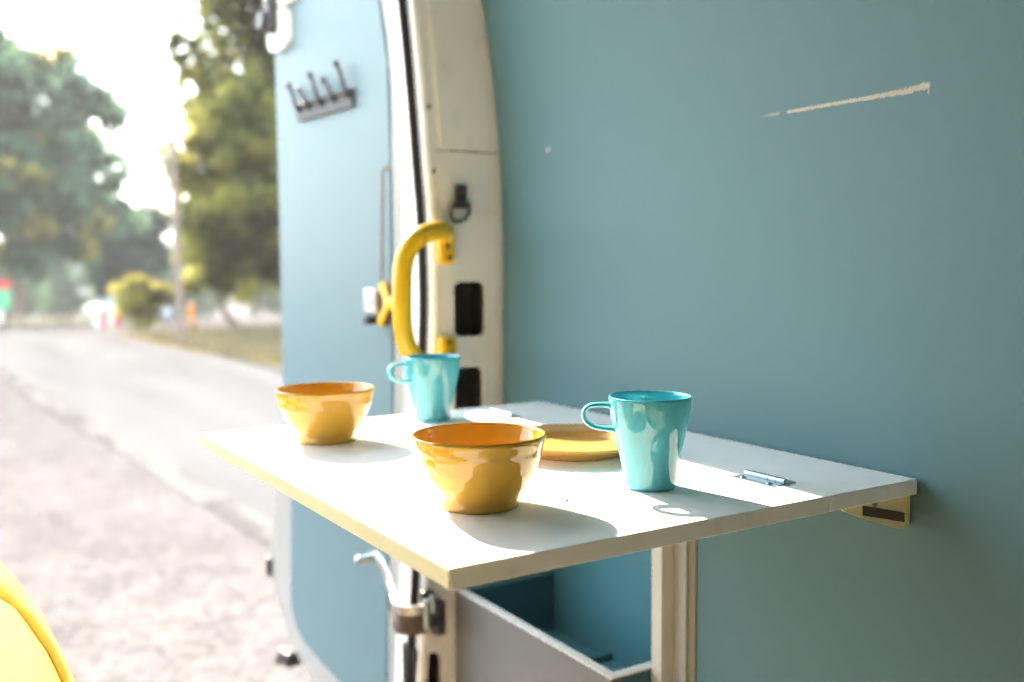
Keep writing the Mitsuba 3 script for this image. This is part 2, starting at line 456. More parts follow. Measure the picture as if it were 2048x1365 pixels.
tree('roadside_tree', (10.3, 25.5), 14.5, 0.2, 4.2, 2.4, 480, 78, 0.17, 'leaf_olive', 11,
     'tall olive green tree behind the slim pole, cut by the open van door', clump=(0.55, 1.1), accent=('leaf_light', 0.2), trunk_r=0.28)
tree('roadside_tree', (7.0, 23.3), 5.9, 0.25, 1.75, 1.2, 150, 85, 0.14, 'leaf_olive', 12,
     'yellow-green lower tree directly behind the pole, in front of the tall olive tree', clump=(0.3, 0.6), accent=('leaf_light', 0.5), trunk_r=0.09)
tree('plane_tree', (5.2, 56.0), 14.8, 1.6, 5.8, 4.4, 240, 80, 0.31, 'leaf_blue', 13,
     'large blue-green broadleaf tree at the left beyond the road', clump=(0.7, 1.5), accent=('leaf_light', 0.12), trunk_r=0.4)
tree('round_tree', (11.9, 62.0), 7.2, 1.2, 2.5, 2.4, 90, 160, 0.22, 'leaf_dark', 14,
     'small dark round tree in the gap between the two large trees', clump=(0.6, 1.1), trunk_r=0.25)
tree('shrub', (5.55, 27.5), 1.35, 0.05, 0.7, 0.5, 40, 160, 0.07, 'leaf_light', 15,
     'pale yellow-green shrub left of the pole foot', 'shrub', clump=(0.15, 0.32), trunk_r=0.03)
tree('shrub', (9.3, 18.0), 3.4, 0.2, 1.7, 1.2, 60, 200, 0.09, 'leaf_olive', 16,
     'dark olive bush beside the open van door', 'bush', clump=(0.3, 0.6), trunk_r=0.06)

# utility pole
pz = float(ground_z(4.386, 18.46))
add('utility_pole', tube(spline([(4.386, 18.46, pz - 0.1), (4.37, 18.46, 2.2), (4.33, 18.46, 4.78)], 10), np.linspace(0.075, 0.05, 10), n=12), 'pole_wood',
    label='slim brown utility pole standing on the dry grass verge', category='utility pole')
add('utility_pole__cross_arm', [box(4.13, 4.52, 18.40, 18.46, 3.62, 3.69), box(4.31, 4.35, 18.38, 18.40, 3.5, 3.78)], 'pole_wood', smooth=False)
for x in (4.17, 4.48):
    add('utility_pole__insulator', cyl((x, 18.43, 3.69), (x, 18.43, 3.80), 0.025, 10), 'sign_white')
add('utility_pole__transformer', cyl((4.30, 18.36, 4.18), (4.30, 18.36, 4.62), 0.055, 16), 'slate')

# far tower
tz = float(ground_z(17, 110))
add('church_tower__wall', box(15.9, 18.3, 109, 111.4, tz - 1, 9.5), 'tower_stone', smooth=False)
add('church_tower__roof', trimesh.convex.convex_hull(np.array([[15.7, 108.8, 9.5], [18.5, 108.8, 9.5], [18.5, 111.6, 9.5], [15.7, 111.6, 9.5], [17.1, 110.2, 13.5]])), 'slate', smooth=False)
for z in (6.2, 2.2):
    add('church_tower__window', extrude(rrect(16.75, 17.45, z, z + 1.6, 0.3), 'y', 108.97, 109.2), 'glass_dark')
tag('church_tower', 'pale narrow stone tower far off in the gap between the trees', 'tower')


# far parked car beside the fence
def car(key, x, y, rz, m):
    prof = [(-2.1, 0.3), (-2.15, 0.75), (-1.95, 0.95), (-1.3, 1.02), (-0.6, 1.45), (0.9, 1.48), (1.7, 1.05), (2.05, 0.95), (2.12, 0.4), (2.0, 0.28)]
    z = float(ground_z(x, y))
    M = translation_matrix((x, y, z)) @ rotation_matrix(rz, (0, 0, 1))
    def put(part, mesh, mm, **kw):
        mesh = mesh.copy()
        mesh.apply_transform(M)
        add(f'{key}__{part}', mesh, mm, **kw)
    put('body', extrude(poly(prof).buffer(0.05), 'y', -0.82, 0.82), m)
    put('window', extrude(poly([(-1.1, 1.06), (-0.55, 1.40), (0.15, 1.42), (0.15, 1.06)]), 'y', -0.84, -0.815), 'glass_dark', smooth=False)
    put('window', extrude(poly([(0.25, 1.06), (0.25, 1.42), (0.85, 1.40), (1.45, 1.06)]), 'y', -0.84, -0.815), 'glass_dark', smooth=False)
    for wx in (-1.35, 1.3):
        for wy in (-0.74, 0.74):
            put('wheel', cyl((wx, wy - 0.1, 0.31), (wx, wy + 0.1, 0.31), 0.31, 20), 'rubber')


car('parked_car', 11.0, 58.0, 0.25, 'car_paint')
tag('parked_car', 'grey-blue car parked beyond the low rail fence', 'car')

# low rail fence
ft = lambda x: 46 + 0.0 * x
xs = np.arange(1.6, 9.5, 1.3)
for k, x in enumerate(xs):
    z = float(ground_z(x, 46))
    add('rail_fence__post', box(x - 0.06, x + 0.06, 45.94, 46.06, z - 0.1, z + 0.55), 'rail_wood', smooth=False)
    if k:
        add('rail_fence__rail', box(xs[k - 1] + 0.06, x - 0.06, 45.97, 46.03, z + 0.36, z + 0.46), 'rail_wood', smooth=False)
        add('rail_fence__rail', box(xs[k - 1] + 0.06, x - 0.06, 45.97, 46.03, z + 0.12, z + 0.22), 'rail_wood', smooth=False)
tag('rail_fence', 'low brown wooden rail fence across the far side of the road', 'fence')
V, F, x, y = blades(7000, (0.5, 11), (46.5, 54), 0.35, 6)
add('meadow_grass', (V, F), 'dry_blade', smooth=False, label='strip of yellow-green grass behind the low rail fence', category='grass', kind='stuff')

# sign board at the left edge
sz = float(ground_z(3.6, 44))
add('sign_board__post', cyl((3.72, 44, sz - 0.1), (3.72, 44, sz + 0.9), 0.06, 12), 'dark_steel')
add('sign_board__panel', box(2.90, 3.90, 43.95, 43.99, sz + 0.80, sz + 1.60), 'sign_green', smooth=False)
add('sign_board__header', box(2.90, 3.90, 43.94, 43.995, sz + 1.602, sz + 1.95), 'sign_red', smooth=False, label='red header strip')
add('sign_board__notice', box(2.90, 3.60, 43.93, 43.97, sz + 0.32, sz + 0.78), 'sign_white', smooth=False, label='white lower notice')
tag('sign_board', 'green notice board with a red top strip at the left edge', 'sign')

# red and white barrier, orange bollard
bz = float(ground_z(5.7, 35))
for k in range(4):
    add('barrier__block', box(5.55 + 0.2 * k, 5.745 + 0.2 * k, 34.9, 35.1, bz, bz + 0.62, 0.03), 'sign_red' if k % 2 else 'sign_white')
tag('barrier', 'small red and white road barrier near the far fence', 'barrier')
for x, y, lab in ((6.35, 25.5, 'orange bollard to the right of the utility pole foot'), (6.3, 35.6, 'orange bollard beside the red and white barrier')):
    z = float(ground_z(x, y))
    k = numbered('bollard')
    add(k, [cyl((x, y, z - 0.05), (x, y, z + 0.55), 0.075, 16), at(trimesh.creation.icosphere(subdivisions=2, radius=0.075), x, y, z + 0.55)], 'orange_plastic', label=lab, category='bollard')
    add(k + '__base', cyl((x, y, z - 0.02), (x, y, z + 0.06), 0.13, 16), 'rubber')

# ------------------------------------------------------------------ camper van shell
# inner wall profile X(z), right-hand side
WZ = np.array([0.58, 1.15, 1.30, 1.45, 1.55, 1.66, 1.785, 1.91, 2.05, 2.17, 2.27, 2.34, 2.38, 2.40])
WX = np.array([0.924, 0.924, 0.926, 0.927, 0.926, 0.921, 0.908, 0.889, 0.869, 0.852, 0.832, 0.790, 0.70, 0.40])
from scipy.interpolate import PchipInterpolator
wall_x = PchipInterpolator(WZ, WX)
zz = np.r_[np.linspace(1.15, 2.30, 47), np.linspace(2.31, 2.40, 12)]
inner = [(float(wall_x(z)), z) for z in zz]
outer = [(float(wall_x(z)) + 0.016, z + 0.002) for z in zz[::-1]]
upper = extrude(poly(inner + outer), 'y', -2.2, 1.516)
lower = box(0.924, 0.94, -2.2, 1.003, 0.58, 1.15)
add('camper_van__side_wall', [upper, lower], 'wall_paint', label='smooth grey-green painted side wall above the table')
mir = upper.copy()
mir.vertices[:, 0] *= -1
mir.invert()
lowl = box(-0.94, -0.924, -2.2, 1.516, 0.58, 1.15)
add('camper_van__opposite_wall', [mir, lowl], 'wall_paint')
add('camper_van__ceiling', box(-0.41, 0.41, -2.2, 1.516, 2.385, 2.405), 'lining', smooth=False)
add('camper_van__floor', box(-0.98, 0.98, -2.2, 1.62, 0.54, 0.58), 'vinyl_floor', smooth=False)
add('camper_van__bulkhead', box(-0.94, 0.94, -2.24, -2.2, 0.58, 2.42), 'bulkhead_paint', smooth=False)
# outer skin
op = [(1.06, 0.45), (1.07, 1.1), (1.06, 1.6), (1.02, 2.0), (0.95, 2.3), (0.82, 2.47), (0.6, 2.53), (-0.6, 2.53), (-0.82, 2.47), (-0.95, 2.3), (-1.02, 2.0), (-1.06, 1.6), (-1.07, 1.1), (-1.06, 0.45)]
O = poly(op).buffer(0.03)
ring = O.difference(O.buffer(-0.018)).difference(sg.box(-2, 0, 2, 0.47))
add('camper_van__body', extrude(ring, 'y', -2.6, 1.60), 'white_paint')
# niche at the back of the lower wall
add('camper_van__wall_recess', [box(1.03, 1.036, 1.0, 1.60, 0.58, 1.16), box(0.94, 1.03, 1.0, 1.60, 1.15, 1.158), box(0.94, 1.03, 0.99, 1.003, 0.58, 1.15)], 'niche_paint', smooth=False, label='teal recess under the folding table')
# stepped post at the recess edge
add('camper_van__post', box(0.8975, 0.922, 1.046, 1.0685, 0.58, 1.198, 0.0015), 'post_paint', label='cream upright batten under the table')
add('camper_van__post', box(0.918, 0.936, 1.019, 1.0455, 0.58, 1.16, 0.001), 'post_grey', label='grey-white strip beside the cream batten')
add('camper_van__post', box(0.922, 0.938, 1.0035, 1.0185, 0.58, 1.16), 'raw_wood', smooth=False, label='olive raw edge of the wall panel')
add('camper_van__post__screw', cyl((0.9165, 1.032, 0.855), (0.919, 1.032, 0.855), 0.0045, 12), 'dark_steel')

# rear pillar (sheet steel, with lightening holes)
PZ = np.array([0.45, 0.71, 0.903, 1.10, 1.312, 1.391, 1.521, 1.607, 1.734, 1.899, 2.03, 2.16, 2.26, 2.33])
PX = np.array([0.735, 0.748, 0.764, 0.776, 0.784, 0.787, 0.785, 0.779, 0.770, 0.755, 0.738, 0.720, 0.695, 0.66])
pill_x = PchipInterpolator(PZ, PX)
pz_ = np.linspace(0.45, 2.33, 60)
edge = [(float(pill_x(z)) + 0.012, float(z)) for z in pz_]
pillar_poly = poly(edge + [(0.5, 2.45), (1.04, 2.45), (1.04, 0.45)])
holes = [rrect(0.834, 0.899, 1.324, 1.421, 0.014), rrect(0.834, 0.893, 1.150, 1.269, 0.014), rrect(0.757, 0.800, 0.62, 0.763, 0.018)]
for h in holes:
    pillar_poly = pillar_poly.difference(h)
sheet = extrude(pillar_poly, 'y', 1.530, 1.540)
lip = tube([(float(pill_x(z)) + 0.016, 1.5395, float(z)) for z in pz_], 0.0105, n=18)
ret = []
for a, b in zip(edge[:-1], edge[1:]):
    ret.append((a, b))
rp = poly([(x, z) for x, z in edge] + [(x + 0.006, z) for x, z in edge[::-1]])
side_ret = extrude(rp, 'y', 1.5405, 1.64)
add('camper_van__rear_pillar', [sheet, lip, side_ret], 'cream_paint', label='cream painted rear pillar with rounded openings')
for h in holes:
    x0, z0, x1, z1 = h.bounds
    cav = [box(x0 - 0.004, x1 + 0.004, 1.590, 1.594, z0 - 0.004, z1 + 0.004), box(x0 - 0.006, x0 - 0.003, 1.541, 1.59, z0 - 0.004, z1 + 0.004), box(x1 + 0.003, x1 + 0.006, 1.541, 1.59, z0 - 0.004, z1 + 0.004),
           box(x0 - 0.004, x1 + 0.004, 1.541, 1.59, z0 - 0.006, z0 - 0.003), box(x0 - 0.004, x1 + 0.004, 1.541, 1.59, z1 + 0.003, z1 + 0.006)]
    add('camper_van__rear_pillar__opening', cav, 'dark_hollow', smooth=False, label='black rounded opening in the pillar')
# trim plate above the seam
tz_ = np.linspace(1.649, 2.30, 24)
tp = poly([(float(pill_x(z)) + 0.034, float(z)) for z in tz_] + [(1.0, 2.30), (1.0, 1.652)])
add('camper_van__rear_pillar__trim', extrude(tp, 'y', 1.5262, 1.5297), 'cream_paint')
add('camper_van__rear_pillar__seam', box(0.80, 1.0, 1.5288, 1.5299, 1.6475, 1.6494), 'dark_hollow', smooth=False)
tz_ = np.linspace(0.85, 1.6475, 24)
for x, z in ((0.782, 1.721), (0.790, 1.612)):
    add('camper_van__rear_pillar__screw', cyl((x + 0.006, 1.5265, z), (x + 0.006, 1.531, z), 0.0035, 12), 'dark_steel')
add('camper_van__rear_pillar__lamp_housing', box(0.748, 0.806, 1.506, 1.5295, 0.60, 0.785, 0.006), 'cream_paint') if False else None
# door seal
add('camper_van__door_seal', tube([(float(pill_x(z)) + 0.0025, 1.562, float(z)) for z in pz_], 0.0058, 0.012, side=(1, 0, 0), n=14), 'rubber', label='black rubber seal along the rear door opening')
# left pillar and header above the opening
ml = extrude(poly([(-x, z) for x, z in edge] + [(-0.5, 2.45), (-1.04, 2.45), (-1.04, 0.45)]), 'y', 1.53, 1.60)
add('camper_van__rear_pillar', ml, 'cream_paint')
add('camper_van__header', box(-0.7, 0.7, 1.53, 1.60, 2.30, 2.45, 0.01), 'cream_paint')

# grab handle
hp = spline([(0.818, 1.520, 1.498), (0.806, 1.506, 1.505), (0.790, 1.487, 1.509), (0.763, 1.472, 1.507), (0.734, 1.468, 1.496), (0.713, 1.470, 1.469), (0.705, 1.470, 1.428), (0.704, 1.470, 1.379),
             (0.709, 1.470, 1.329), (0.722, 1.470, 1.302), (0.748, 1.476, 1.286), (0.785, 1.490, 1.286), (0.804, 1.510, 1.294), (0.816, 1.520, 1.302)], 60)
hr = np.interp(np.linspace(0, 1, 60), [0, 0.1, 0.2, 0.8, 0.9, 1], [0.0145, 0.0155, 0.0160, 0.0160, 0.0155, 0.0145])
add('camper_van__grab_handle', [tube(hp, hr, n=20), box(0.797, 0.829, 1.510, 1.5285, 1.452, 1.520, 0.0085), box(0.797, 0.829, 1.510, 1.5285, 1.286, 1.327, 0.0085)], 'yellow_paint', label='bright yellow curved grab handle')
for x, z in ((0.812, 1.483), (0.815, 1.464), (0.812, 1.317)):
    add('camper_van__grab_handle__screw', cyl((x, 1.5085, z), (x, 1.511, z), 0.0040, 12), 'dark_steel')

# tie-down ring
c, s = 0.846, 1.572
add('camper_van__tie_down__bracket', [box(0.835, 0.857, 1.518, 1.5285, 1.560, 1.590, 0.005), box(0.830, 0.861, 1.512, 1.5285, 1.548, 1.562, 0.005)], 'black_plastic')
th = np.linspace(0, 2 * np.pi, 40)
rc, a, b, tl = np.array([0.838, 1.512, 1.543]), 0.0185, 0.021, 0.6
ringp = [rc + a * np.cos(t) * np.array([math.cos(tl), -0.1, math.sin(tl)]) * 1.05 + b * np.sin(t) * np.array([-math.sin(tl), -0.25, math.cos(tl)]) * 0.8 for t in th]
add('camper_van__tie_down__ring', tube(ringp, 0.0030, n=12, cap=False), 'dark_steel')
add('camper_van__tie_down__screw', cyl((0.846, 1.515, 1.578), (0.846, 1.519, 1.578), 0.0045, 12), 'rust_steel')

# ------------------------------------------------------------------ rear door (opened square to the van side)
DA = math.atan(0.082)
DM = translation_matrix((0.93, 1.65, 0)) @ rotation_matrix(DA, (0, 0, 1))


def door(part, mesh, m, **kw):
    """part is built in door space: x outwards, y along the door from the hinge, z up."""
    if isinstance(mesh, list):
        mesh = trimesh.util.concatenate(mesh)
    mesh = mesh.copy()
    mesh.apply_transform(DM)
    return add('camper_van__rear_door' + ('__' + part if part else ''), mesh, m, **kw)


K = 1.0034
sy = lambda y: (y - 1.65) * K
dl = spline([(2.497, 2.20), (2.500, 1.95), (2.498, 1.60), (2.503, 1.36), (2.513, 1.18), (2.56, 0.95), (2.603, 0.80), (2.63, 0.56), (2.60, 0.515), (2.53, 0.45), (2.445, 0.392), (2.37, 0.372)], 60)
dr_ = [(1.90, 0.37), (1.80, 0.45), (1.76, 0.8), (1.74, 1.2), (1.74, 1.6), (1.77, 1.85), (1.83, 2.05), (1.93, 2.2)]
dpoly = poly([(sy(a), b) for a, b in dl] + [(sy(a), b) for a, b in dr_]).buffer(-0.008).buffer(0.008)
shell = [extrude(dpoly.buffer(-0.006), 'x', 0.0, 0.006), extrude(dpoly, 'x', 0.0055, 0.045)]
door('', shell, 'door_edge_paint', label='open rear door with pale blue inner panel')
pl = [(2.489, 2.19), (2.492, 1.95), (2.490, 1.60), (2.494, 1.36), (2.497, 1.18), (2.487, 1.05), (2.468, 0.92), (2.462, 0.84), (2.479, 0.60), (2.477, 0.547), (2.455, 0.51), (2.407, 0.477), (2.309, 0.457), (2.20, 0.438), (2.06, 0.430)]
pr_ = [(1.975, 0.43), (1.972, 0.507), (1.958, 0.772), (1.925, 1.16), (1.916, 1.377), (1.915, 1.695), (1.921, 1.874), (1.954, 2.015), (2.02, 2.19)]
ppoly = poly([(sy(a), b) for a, b in pl] + [(sy(a), b) for a, b in pr_]).buffer(-0.012).buffer(0.012)
door('panel', [extrude(ppoly.buffer(-0.002), 'x', -0.013, -0.006), extrude(ppoly, 'x', -0.0115, -0.0005)], 'door_paint', label='pale blue inner panel of the open door')
# raised white frame on the hinge side
fr = poly([(sy(a) - 0.012, b) for a, b in pr_] + [(sy(a) - 0.085, b) for a, b in pr_[::-1]])
door('frame', [extrude(fr, 'x', -0.010, -0.0004), tube([(-0.006, sy(a) - 0.02, b) for a, b in spline(pr_, 40)], 0.011, n=12)], 'white_paint', label='white pressed frame on the hinge side')
# top catch
door('catch', [box(-0.052, -0.004, sy(2.43), sy(2.475), 2.028, 2.118, 0.012), cyl((-0.062, sy(2.47), 2.06), (-0.02, sy(2.47), 2.06), 0.022, 18), box(-0.035, 0.0, sy(2.43), sy(2.455), 2.10, 2.19, 0.006)], 'black_plastic', label='black catch at the top of the free edge')
door('catch_plate', extrude(rrect(sy(2.385), sy(2.495), 1.985, 2.085, 0.03), 'x', -0.030, -0.012), 'cream_paint')
door('catch_plate', box(-0.03, -0.012, sy(2.35), sy(2.50), 2.088, 2.12, 0.005), 'cream_paint')
door('catch', [box(-0.012, 0.03, sy(2.628), sy(2.648), 0.592, 0.645, 0.006)], 'black_plastic')
door('catch', [box(-0.030, 0.02, sy(2.475), sy(2.54), 0.385, 0.425, 0.010), cyl((-0.02, sy(2.565), 0.378), (0.015, sy(2.565), 0.378), 0.012, 14)], 'black_plastic', label='black catch at the bottom corner')
# latch rod and lock
rp_ = np.array([(-0.008, sy(1.905), 1.655)] + [(-0.018 - 0.010 * math.sin(a), sy(1.918) + 0.006 * math.sin(a), 1.645 + 0.010 * math.cos(a)) for a in np.linspace(0, np.pi / 2, 8)] + [(-0.028, sy(1.924) + 0.012 * t, 1.643 - 0.24 * t) for t in np.linspace(0.03, 1, 10)])
door('latch_rod', tube(rp_, 0.0042, n=12), 'rod_steel', label='thin steel rod running up from the lock')
door('lock_case', [box(-0.030, -0.012, sy(1.76), sy(1.945), 1.322, 1.418, 0.006)], 'rust_steel')
door('lock_case', [box(-0.052, -0.012, sy(1.925), sy(1.975), 1.345, 1.402, 0.008), box(-0.056, -0.03, sy(1.935), sy(1.955), 1.365, 1.385, 0.004)], 'steel', label='bright steel lock block')
door('lock_bolt', cyl((-0.056, sy(1.960), 1.333), (-0.02, sy(1.960), 1.333), 0.009, 16), 'black_plastic')
lv = [strap_bar for strap_bar in (
    tube([(-0.040, sy(1.915), 1.412), (-0.042, sy(1.885), 1.372), (-0.040, sy(1.925), 1.328)], 0.012, 0.0045, side=(0, 0.7, 0.7), n=12),
    tube([(-0.040, sy(1.845), 1.372), (-0.042, sy(1.900), 1.371)], 0.014, 0.0045, side=(0, 0.2, 1.0), n=12))]
door('lock_lever', lv, 'yellow_paint', label='yellow crossed release lever')
door('lock_plate', [box(-0.036, -0.0295, sy(1.772), sy(1.83), 1.342, 1.412, 0.003), cyl((-0.040, sy(1.80), 1.395), (-0.035, sy(1.80), 1.395), 0.008, 14), cyl((-0.040, sy(1.80), 1.36), (-0.035, sy(1.80), 1.36), 0.008, 14)], 'steel')
door('lock_lever', [box(-0.038, -0.0295, sy(1.772), sy(1.795), 1.324, 1.339, 0.003), box(-0.038, -0.0295, sy(1.803), sy(1.826), 1.324, 1.339, 0.003)], 'yellow_paint')

# door check arm between pillar and door
def strap(pts, h, w):
    """A bent flat strap standing on edge: h tall, w thick."""
    pts = spline(pts, 50)
    line = sg.LineString(pts[:, :2]).buffer(w / 2, cap_style=2)
    m = extrude(line, 'z', -h, 0.0)
    d = np.linalg.norm(m.vertices[:, None, :2] - pts[None, :, :2], axis=2).argmin(1)
    m.vertices[:, 2] += pts[d, 2]
    return m


add('camper_van__door_check__arm', [strap([(0.732, 1.68, 0.919), (0.732, 1.63, 0.910), (0.728, 1.585, 0.886), (0.714, 1.540, 0.873), (0.713, 1.507, 0.869), (0.730, 1.497, 0.868), (0.762, 1.497, 0.866)], 0.015, 0.0115)], 'steel', label='bent steel door check arm')
add('camper_van__door_check__block', strap([(0.728, 1.585, 0.870), (0.714, 1.540, 0.857), (0.713, 1.507, 0.853), (0.730, 1.4985, 0.852), (0.752, 1.498, 0.851)], 0.034, 0.009), 'rust_steel', label='dark brown curved side of the check strap')
add('camper_van__door_check__bolt', [cyl((0.705, 1.668, 0.908), (0.732, 1.660, 0.912), 0.0085, 16), at(trimesh.creation.icosphere(subdivisions=2, radius=0.0105), 0.705, 1.668, 0.908)], 'zinc')
add('camper_van__door_check__bolt', cyl((0.751, 1.492, 0.826), (0.751, 1.492, 0.876), 0.0065, 16), 'zinc')
add('camper_van__door_check__bolt', cyl((0.764, 1.492, 0.852), (0.764, 1.492, 0.882), 0.0055, 16), 'zinc')
add('camper_van__door_check__mount', [box(0.778, 0.798, 1.505, 1.5295, 0.800, 0.862, 0.005), box(0.757, 0.780, 1.512, 1.5295, 0.860, 0.882, 0.004), box(0.748, 0.790, 1.500, 1.5285, 0.820, 0.836, 0.004)], 'black_plastic')
add('camper_van__striker', [box(0.757, 0.79, 1.545, 1.575, 0.68 - 0.02 * k_, 0.688 - 0.02 * k_, 0.003) for k_ in range(3)], 'steel')
add('camper_van__bumper_step', box(-0.85, 0.85, 1.62, 1.70, 0.36, 0.44, 0.02), 'black_plastic')
tag('camper_van', 'camper van with grey-green side wall, cream rear pillar and open rear door', 'camper van')

# hook rail on the door
rl = extrude(rrect(sy(2.065), sy(2.350), 1.800, 1.838, 0.004), 'x', -0.022, -0.0135)
rl.apply_transform(DM)
add('hook_rail', rl, 'dark_steel', label='dark metal rail with five upright hooks on the blue door panel', category='hook rail')
rt = box(-0.027, -0.0135, sy(2.063), sy(2.352), 1.832, 1.840, 0.002)
rt.apply_transform(DM)
add('hook_rail__top_bar', rt, 'dark_steel')
for y, h, o in ((2.080, 0.060, 0.05), (2.150, 0.034, 0.035), (2.215, 0.056, 0.05), (2.282, 0.030, 0.035), (2.335, 0.050, 0.05)):
    hk = [tube(spline([(-0.024, sy(y), 1.822), (-0.030, sy(y) + 0.004, 1.842), (-0.028 - o * 0.08, sy(y) + 0.014, 1.838 + h * 0.5), (-0.028 - o * 0.16, sy(y) + 0.028, 1.838 + h)], 20), 0.0072, 0.0050, side=(0, 1, 0), n=12),
          at(trimesh.creation.icosphere(subdivisions=2, radius=0.0075), -0.028 - o * 0.16, sy(y) + 0.028, 1.838 + h)]
    hk = trimesh.util.concatenate(hk)
    hk.apply_transform(DM)
    add('hook_rail__hook', hk, 'dark_steel')

# ------------------------------------------------------------------ folding table
TZ, TH = 1.22, 0.0168
X0, XH, X1, Y0, Y1 = 0.3512, 0.7832, 0.9217, 0.658, 1.3874


def chamfer_box(x0, x1, y0, y1, z0, z1, c):
    pts = []
    for sx, xx in ((1, x0), (-1, x1)):
        for s2, yy in ((1, y0), (-1, y1)):
            for s3, zz_ in ((1, z0), (-1, z1)):
                pts += [(xx + sx * c, yy + s2 * c, zz_), (xx + sx * c, yy, zz_ + s3 * c), (xx, yy + s2 * c, zz_ + s3 * c)]
    return trimesh.convex.convex_hull(np.array(pts))


add('folding_table__leaf', chamfer_box(X0 + 0.0008, XH - 0.0005, Y0, Y1, TZ - TH, TZ, 0.0007), 'laminate', smooth=False, label='white hinged outer leaf of the table')
add('folding_table__edge_band', chamfer_box(X0, X0 + 0.00075, Y0 + 0.0007, Y1 - 0.0007, TZ - TH + 0.0006, TZ - 0.0006, 0.0002), 'edge_bounce_tint', smooth=False, label='edge of the outer leaf, yellow blanket bounce put into its colour')
add('folding_table__shelf', chamfer_box(XH + 0.0005, X1, Y0, Y1, TZ - TH, TZ, 0.0012), 'laminate', smooth=False, label='white fixed strip along the wall')


def hinge(yc):
    hk = numbered('folding_table__hinge')
    half = 0.029
    plates = [box(XH - 0.0205, XH + 0.001, yc - half, yc + half, TZ, TZ + 0.0012), box(XH + 0.002, XH + 0.0165, yc - half, yc + half, TZ + 0.0001, TZ + 0.0013)]
    add(hk, plates, 'hinge_plate', smooth=False)
    seg = np.linspace(-half, half, 6)
    for k in range(5):
        add(hk + '__knuckle', cyl((XH + 0.0012, yc + seg[k] + 0.0003, TZ + 0.0032), (XH + 0.0012, yc + seg[k + 1] - 0.0003, TZ + 0.0032), 0.0032, 20), 'zinc')
    add(hk + '__pin', cyl((XH + 0.0012, yc - half - 0.0008, TZ + 0.0029), (XH + 0.0012, yc + half + 0.0008, TZ + 0.0029), 0.0014, 14), 'steel')
    for dy in (-0.019, 0.019):
        for dx in (-0.0125, 0.0105):
            m = trimesh.creation.icosphere(subdivisions=3, radius=0.0034)
            m.vertices[:, 2] *= 0.4
            slot = box(-0.0028, 0.0028, -0.0004, 0.0004, 0.0010, 0.00145)
            add(hk + '__screw', at(m, XH + dx, yc + dy, TZ + 0.0013), 'zinc')
            add(hk + '__screw', at(slot, XH + dx, yc + dy, TZ + 0.00125, 0.7), 'dark_steel', smooth=False)


hinge(0.746)
hinge(1.291)
# bracket under the fixed strip
BY = 0.667
bp = poly([(0.812, 1.2030), (0.9165, 1.2030), (0.9165, 1.1665), (0.905, 1.1655), (0.858, 1.1815), (0.815, 1.1975)]).buffer(-0.0025).buffer(0.0025)
bp = bp.union(sg.box(0.82, 1.196, 0.9165, 1.2030))
add('folding_table__bracket', extrude(bp, 'y', BY, BY + 0.003), 'bracket_bounce_tint', label='support bracket under the wall strip, warm blanket bounce put into its colour')
add('folding_table__bracket__recess', extrude(poly([(0.844, 1.2000), (0.912, 1.1830), (0.912, 1.1725), (0.844, 1.1895)]), 'y', BY - 0.0012, BY + 0.0005), 'tape', smooth=False)
add('folding_table__bracket__flange', box(0.9172, 0.9222, BY, BY + 0.03, 1.168, 1.2028), 'bracket_bounce_tint', smooth=False)
add('folding_table__bracket__screw', cyl((0.862, BY - 0.002, 1.1995), (0.862, BY + 0.001, 1.1995), 0.0032, 12), 'zinc')
tag('folding_table', 'white folding table with yellow bounce light painted on its front edge, hinged to the van wall', 'folding table')

# ------------------------------------------------------------------ storage box below the table
BX0, BX1, BYA, BYB, BT = 0.8275, 1.028, 1.071, 1.527, 0.870
add('storage_box__side_panel', box(BX0, BX0 + 0.017, BYA, BYB, 0.582, BT - 0.0012), 'grey_paint', smooth=False, label='flat grey long side of the box')
add('storage_box__rim', box(BX0 + 0.0004, BX0 + 0.0166, BYA + 0.0172, BYB - 0.0002, BT - 0.001, BT + 0.0012, 0.0006), 'raw_edge', label='chipped white upper edge')
add('storage_box__rim', box(BX0 + 0.0166, BX1, BYB - 0.016, BYB - 0.0004, BT - 0.001, BT + 0.0010), 'niche_paint', smooth=False)
add('storage_box__rim', box(BX0 + 0.0004, BX1 - 0.04, BYA + 0.0002, BYA + 0.017, BT - 0.001, BT + 0.0012), 'raw_edge', smooth=False)
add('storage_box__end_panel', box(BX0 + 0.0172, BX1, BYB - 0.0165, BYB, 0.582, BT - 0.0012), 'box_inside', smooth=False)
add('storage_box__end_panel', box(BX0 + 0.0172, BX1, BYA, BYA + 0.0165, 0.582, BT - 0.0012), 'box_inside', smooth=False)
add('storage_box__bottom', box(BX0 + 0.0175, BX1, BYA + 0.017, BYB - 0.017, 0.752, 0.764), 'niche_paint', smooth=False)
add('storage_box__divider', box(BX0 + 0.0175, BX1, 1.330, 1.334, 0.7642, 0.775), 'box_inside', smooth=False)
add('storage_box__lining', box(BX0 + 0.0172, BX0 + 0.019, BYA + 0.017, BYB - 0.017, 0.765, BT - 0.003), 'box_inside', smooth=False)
tag('storage_box', 'open grey storage box with dark teal inside and chipped white rim below the table', 'box')

